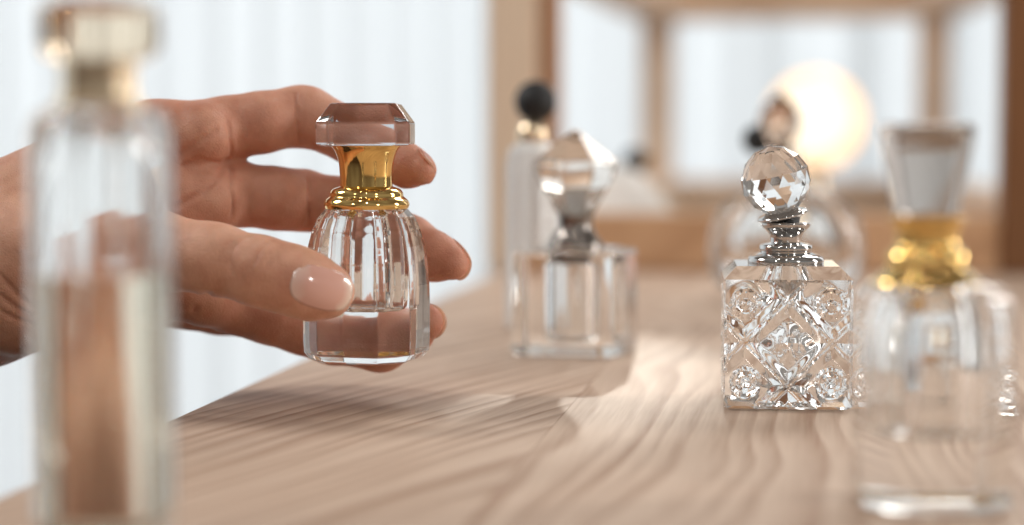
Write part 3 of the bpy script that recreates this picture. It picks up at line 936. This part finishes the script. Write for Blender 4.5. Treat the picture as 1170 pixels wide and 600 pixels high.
def add_nail(c, u, dirn, lu, lv, label, lift=0.32):
    P, f = nail_grid(c, u, dirn, lu, lv, lift=lift)
    me = npmesh('fingernail', cam_to_world(P) - org, f)
    al = np.repeat(np.linspace(0, 1, 27), 19)
    a = me.attributes.new('along', 'FLOAT', 'POINT'); a.data.foreach_set('value', al.astype(np.float32))
    o = link('fingernail', me, M['nail'], hand, smooth=180)
    s = o.modifiers.new('thick', 'SOLIDIFY'); s.thickness = 0.00045; s.offset = 0
    return o
tn = march([368], [330])[0]
o = add_nail(tn, C3(402, 338, -24) - C3(335, 318, -27), np.array([0.08, 0.0, 1.0]), 7.6, 4.9, '')
o.data.materials[0] = M['thumbnail']; o.name = 'thumbnail'; o['label'] = 'glossy pale pink thumbnail facing the camera'
add_nail(C3(478, 190, 16), C3(489, 196, 13) - C3(440, 176, 23), np.array([-0.45, -0.35, -1.0]), 5.2, 4.4, '')
add_nail(C3(513, 299, 18), C3(522, 303, 15) - C3(468, 278, 25), np.array([-0.45, -0.35, -1.0]), 5.4, 4.8, '')
add_nail(C3(483, 369, 18), C3(492, 366, 14) - C3(445, 384, 25), np.array([-0.6, -0.05, -1.0]), 5.0, 4.5, '')
add_nail(C3(420, 377, 34), C3(430, 375, 31) - C3(380, 378, 42), np.array([-0.4, -0.05, -1.0]), 4.2, 3.8, '')


# ================================================================== world, light, camera
w = bpy.data.worlds.new('World'); SC.world = w; w.use_nodes = True
nt = w.node_tree; bg = nt.nodes['Background']
tc = nt.nodes.new('ShaderNodeTexCoord')
nz = nt.nodes.new('ShaderNodeTexNoise'); nz.inputs['Scale'].default_value = 1.6; nz.inputs['Detail'].default_value = 1
cr = nt.nodes.new('ShaderNodeValToRGB')
cr.color_ramp.elements[0].position = 0.35; cr.color_ramp.elements[0].color = (0.30, 0.25, 0.21, 1)
cr.color_ramp.elements[1].position = 0.65; cr.color_ramp.elements[1].color = (0.62, 0.60, 0.57, 1)
L(nt, tc.outputs['Generated'], nz.inputs[0]); L(nt, nz.outputs['Fac'], cr.inputs[0]); sz = nt.nodes.new('ShaderNodeSeparateXYZ'); L(nt, tc.outputs['Generated'], sz.inputs[0])
mrz = nt.nodes.new('ShaderNodeMapRange'); mrz.inputs['From Min'].default_value = -0.35; mrz.inputs['From Max'].default_value = 0.05
L(nt, sz.outputs[2], mrz.inputs['Value'])
mxw = nt.nodes.new('ShaderNodeMix'); mxw.data_type = 'RGBA'; mxw.inputs[6].default_value = (0.09, 0.06, 0.045, 1)
L(nt, mrz.outputs[0], mxw.inputs[0]); L(nt, cr.outputs[0], mxw.inputs[7]); L(nt, mxw.outputs[2], bg.inputs[0])
bg.inputs[1].default_value = 0.44

def area(name, loc, target, sx, sy, power, col):
    l = bpy.data.lights.new(name, 'AREA'); l.shape = 'RECTANGLE'; l.size = sx; l.size_y = sy
    l.energy = power; l.color = col
    o = bpy.data.objects.new(name, l); COL.objects.link(o)
    o.location = loc; o.rotation_euler = (Vector(target) - Vector(loc)).to_track_quat('-Z', 'Y').to_euler()
    return o
# daylight behind the curtains (the windows)
area('window_or_added_light', (-2.1, 3.0, 0.3), (-1.2, 1.8, 0.1), 3.2, 2.6, 49, (0.95, 0.98, 1.0))
area('window_or_added_light', (0.5, 3.0, 0.3), (0.5, 2.2, 0.1), 2.2, 1.8, 12.5, (0.95, 0.98, 1.0))
# lights standing for room windows at side and rear, with unseen ones added
area('window_or_added_light', (-1.1, 0.6, 0.9), (0, 0.5, 0.05), 0.32, 0.32, 6.0, (1.0, 0.98, 0.95))
area('window_or_added_light', (0.9, -0.5, 0.7), (0, 0.5, 0.05), 0.14, 0.25, 2.2, (1.0, 0.97, 0.93))
area('window_or_added_light', (-0.55, -0.35, 0.75), (0, 0.4, 0.05), 0.08, 0.10, 0.8, (1.0, 0.98, 0.95))  # small unseen light added for sparkle on the glass
bl = area('window_or_added_light', (0.30, 1.55, 0.80), (0.0, 0.6, 0.0), 0.40, 0.40, 4.5, (1.0, 0.96, 0.90))  # unseen back light added for caustic streaks on the table
bl.data.cycles.is_caustics_light = True
sl = bpy.data.lights.new('added_streak_spot', 'SPOT'); sl.energy = 7; sl.spot_size = R(7.5); sl.spot_blend = 0.9; sl.shadow_soft_size = 0.006  # unseen spot added to throw streaks through the diamond-stopper bottle
sl.color = (1.0, 0.93, 0.82); sl.cycles.is_caustics_light = True
so = bpy.data.objects.new('added_streak_spot', sl); COL.objects.link(so); so.location = (pd.x - 0.02, 1.34, 0.30)
so.rotation_euler = (Vector((pd.x + 0.008, pd.y, 0.02)) - Vector(so.location)).to_track_quat('-Z', 'Y').to_euler()
area('added_glint_light', (-0.25, 0.25, 1.05), (-0.1, 0.45, 0), 0.05, 0.05, 0.5, (1.0, 0.98, 0.95))  # unseen overhead lights added for glints on the bottle shoulders
area('added_glint_light', (0.22, 0.45, 1.05), (0.1, 0.5, 0), 0.05, 0.05, 0.5, (1.0, 0.98, 0.95))
area('window_or_added_light', (0.85, 0.75, 0.28), (0.2, 0.45, 0.05), 0.12, 0.5, 4.0, (1.0, 0.97, 0.93))
area('added_glint_light', (0.05, -0.15, 1.00), (0.05, 0.4, 0), 0.05, 0.05, 0.5, (1.0, 0.98, 0.95))  # third unseen overhead light, also added for glints
for o in SC.objects:
    if o.type == 'MESH' and o.data.materials and o.data.materials[0] in (M['clear'], M['crystal'], M['pale'], M['tint'], M['grey']):
        o.cycles.is_caustics_caster = True
tb.cycles.is_caustics_receiver = True

cd = bpy.data.cameras.new('Camera'); cam = bpy.data.objects.new('Camera', cd); COL.objects.link(cam)
cam.matrix_world = Matrix.Translation(CAM) @ Matrix((rt, up, -fw)).transposed().to_4x4()
cd.lens = 70; cd.sensor_width = 36; cd.sensor_fit = 'HORIZONTAL'; cd.clip_start = 0.01; cd.clip_end = 50
cd.dof.use_dof = True; cd.dof.focus_distance = 0.497; cd.dof.aperture_fstop = 5.6
SC.camera = cam

SC.render.engine = 'CYCLES'
cy = SC.cycles
cy.max_bounces = 28; cy.transmission_bounces = 28; cy.glossy_bounces = 12; cy.diffuse_bounces = 4; cy.transparent_max_bounces = 16
cy.caustics_refractive = True; cy.caustics_reflective = True; cy.blur_glossy = 0.3
cy.sample_clamp_indirect = 6; cy.sample_clamp_direct = 0
cy.use_denoising = True; cy.denoiser = 'OPENIMAGEDENOISE'
cy.denoising_input_passes = 'RGB_ALBEDO_NORMAL'
cy.use_adaptive_sampling = False
SC.view_settings.view_transform = 'Standard'; SC.view_settings.look = 'None'
SC.view_settings.exposure = 0.2; SC.view_settings.gamma = 1
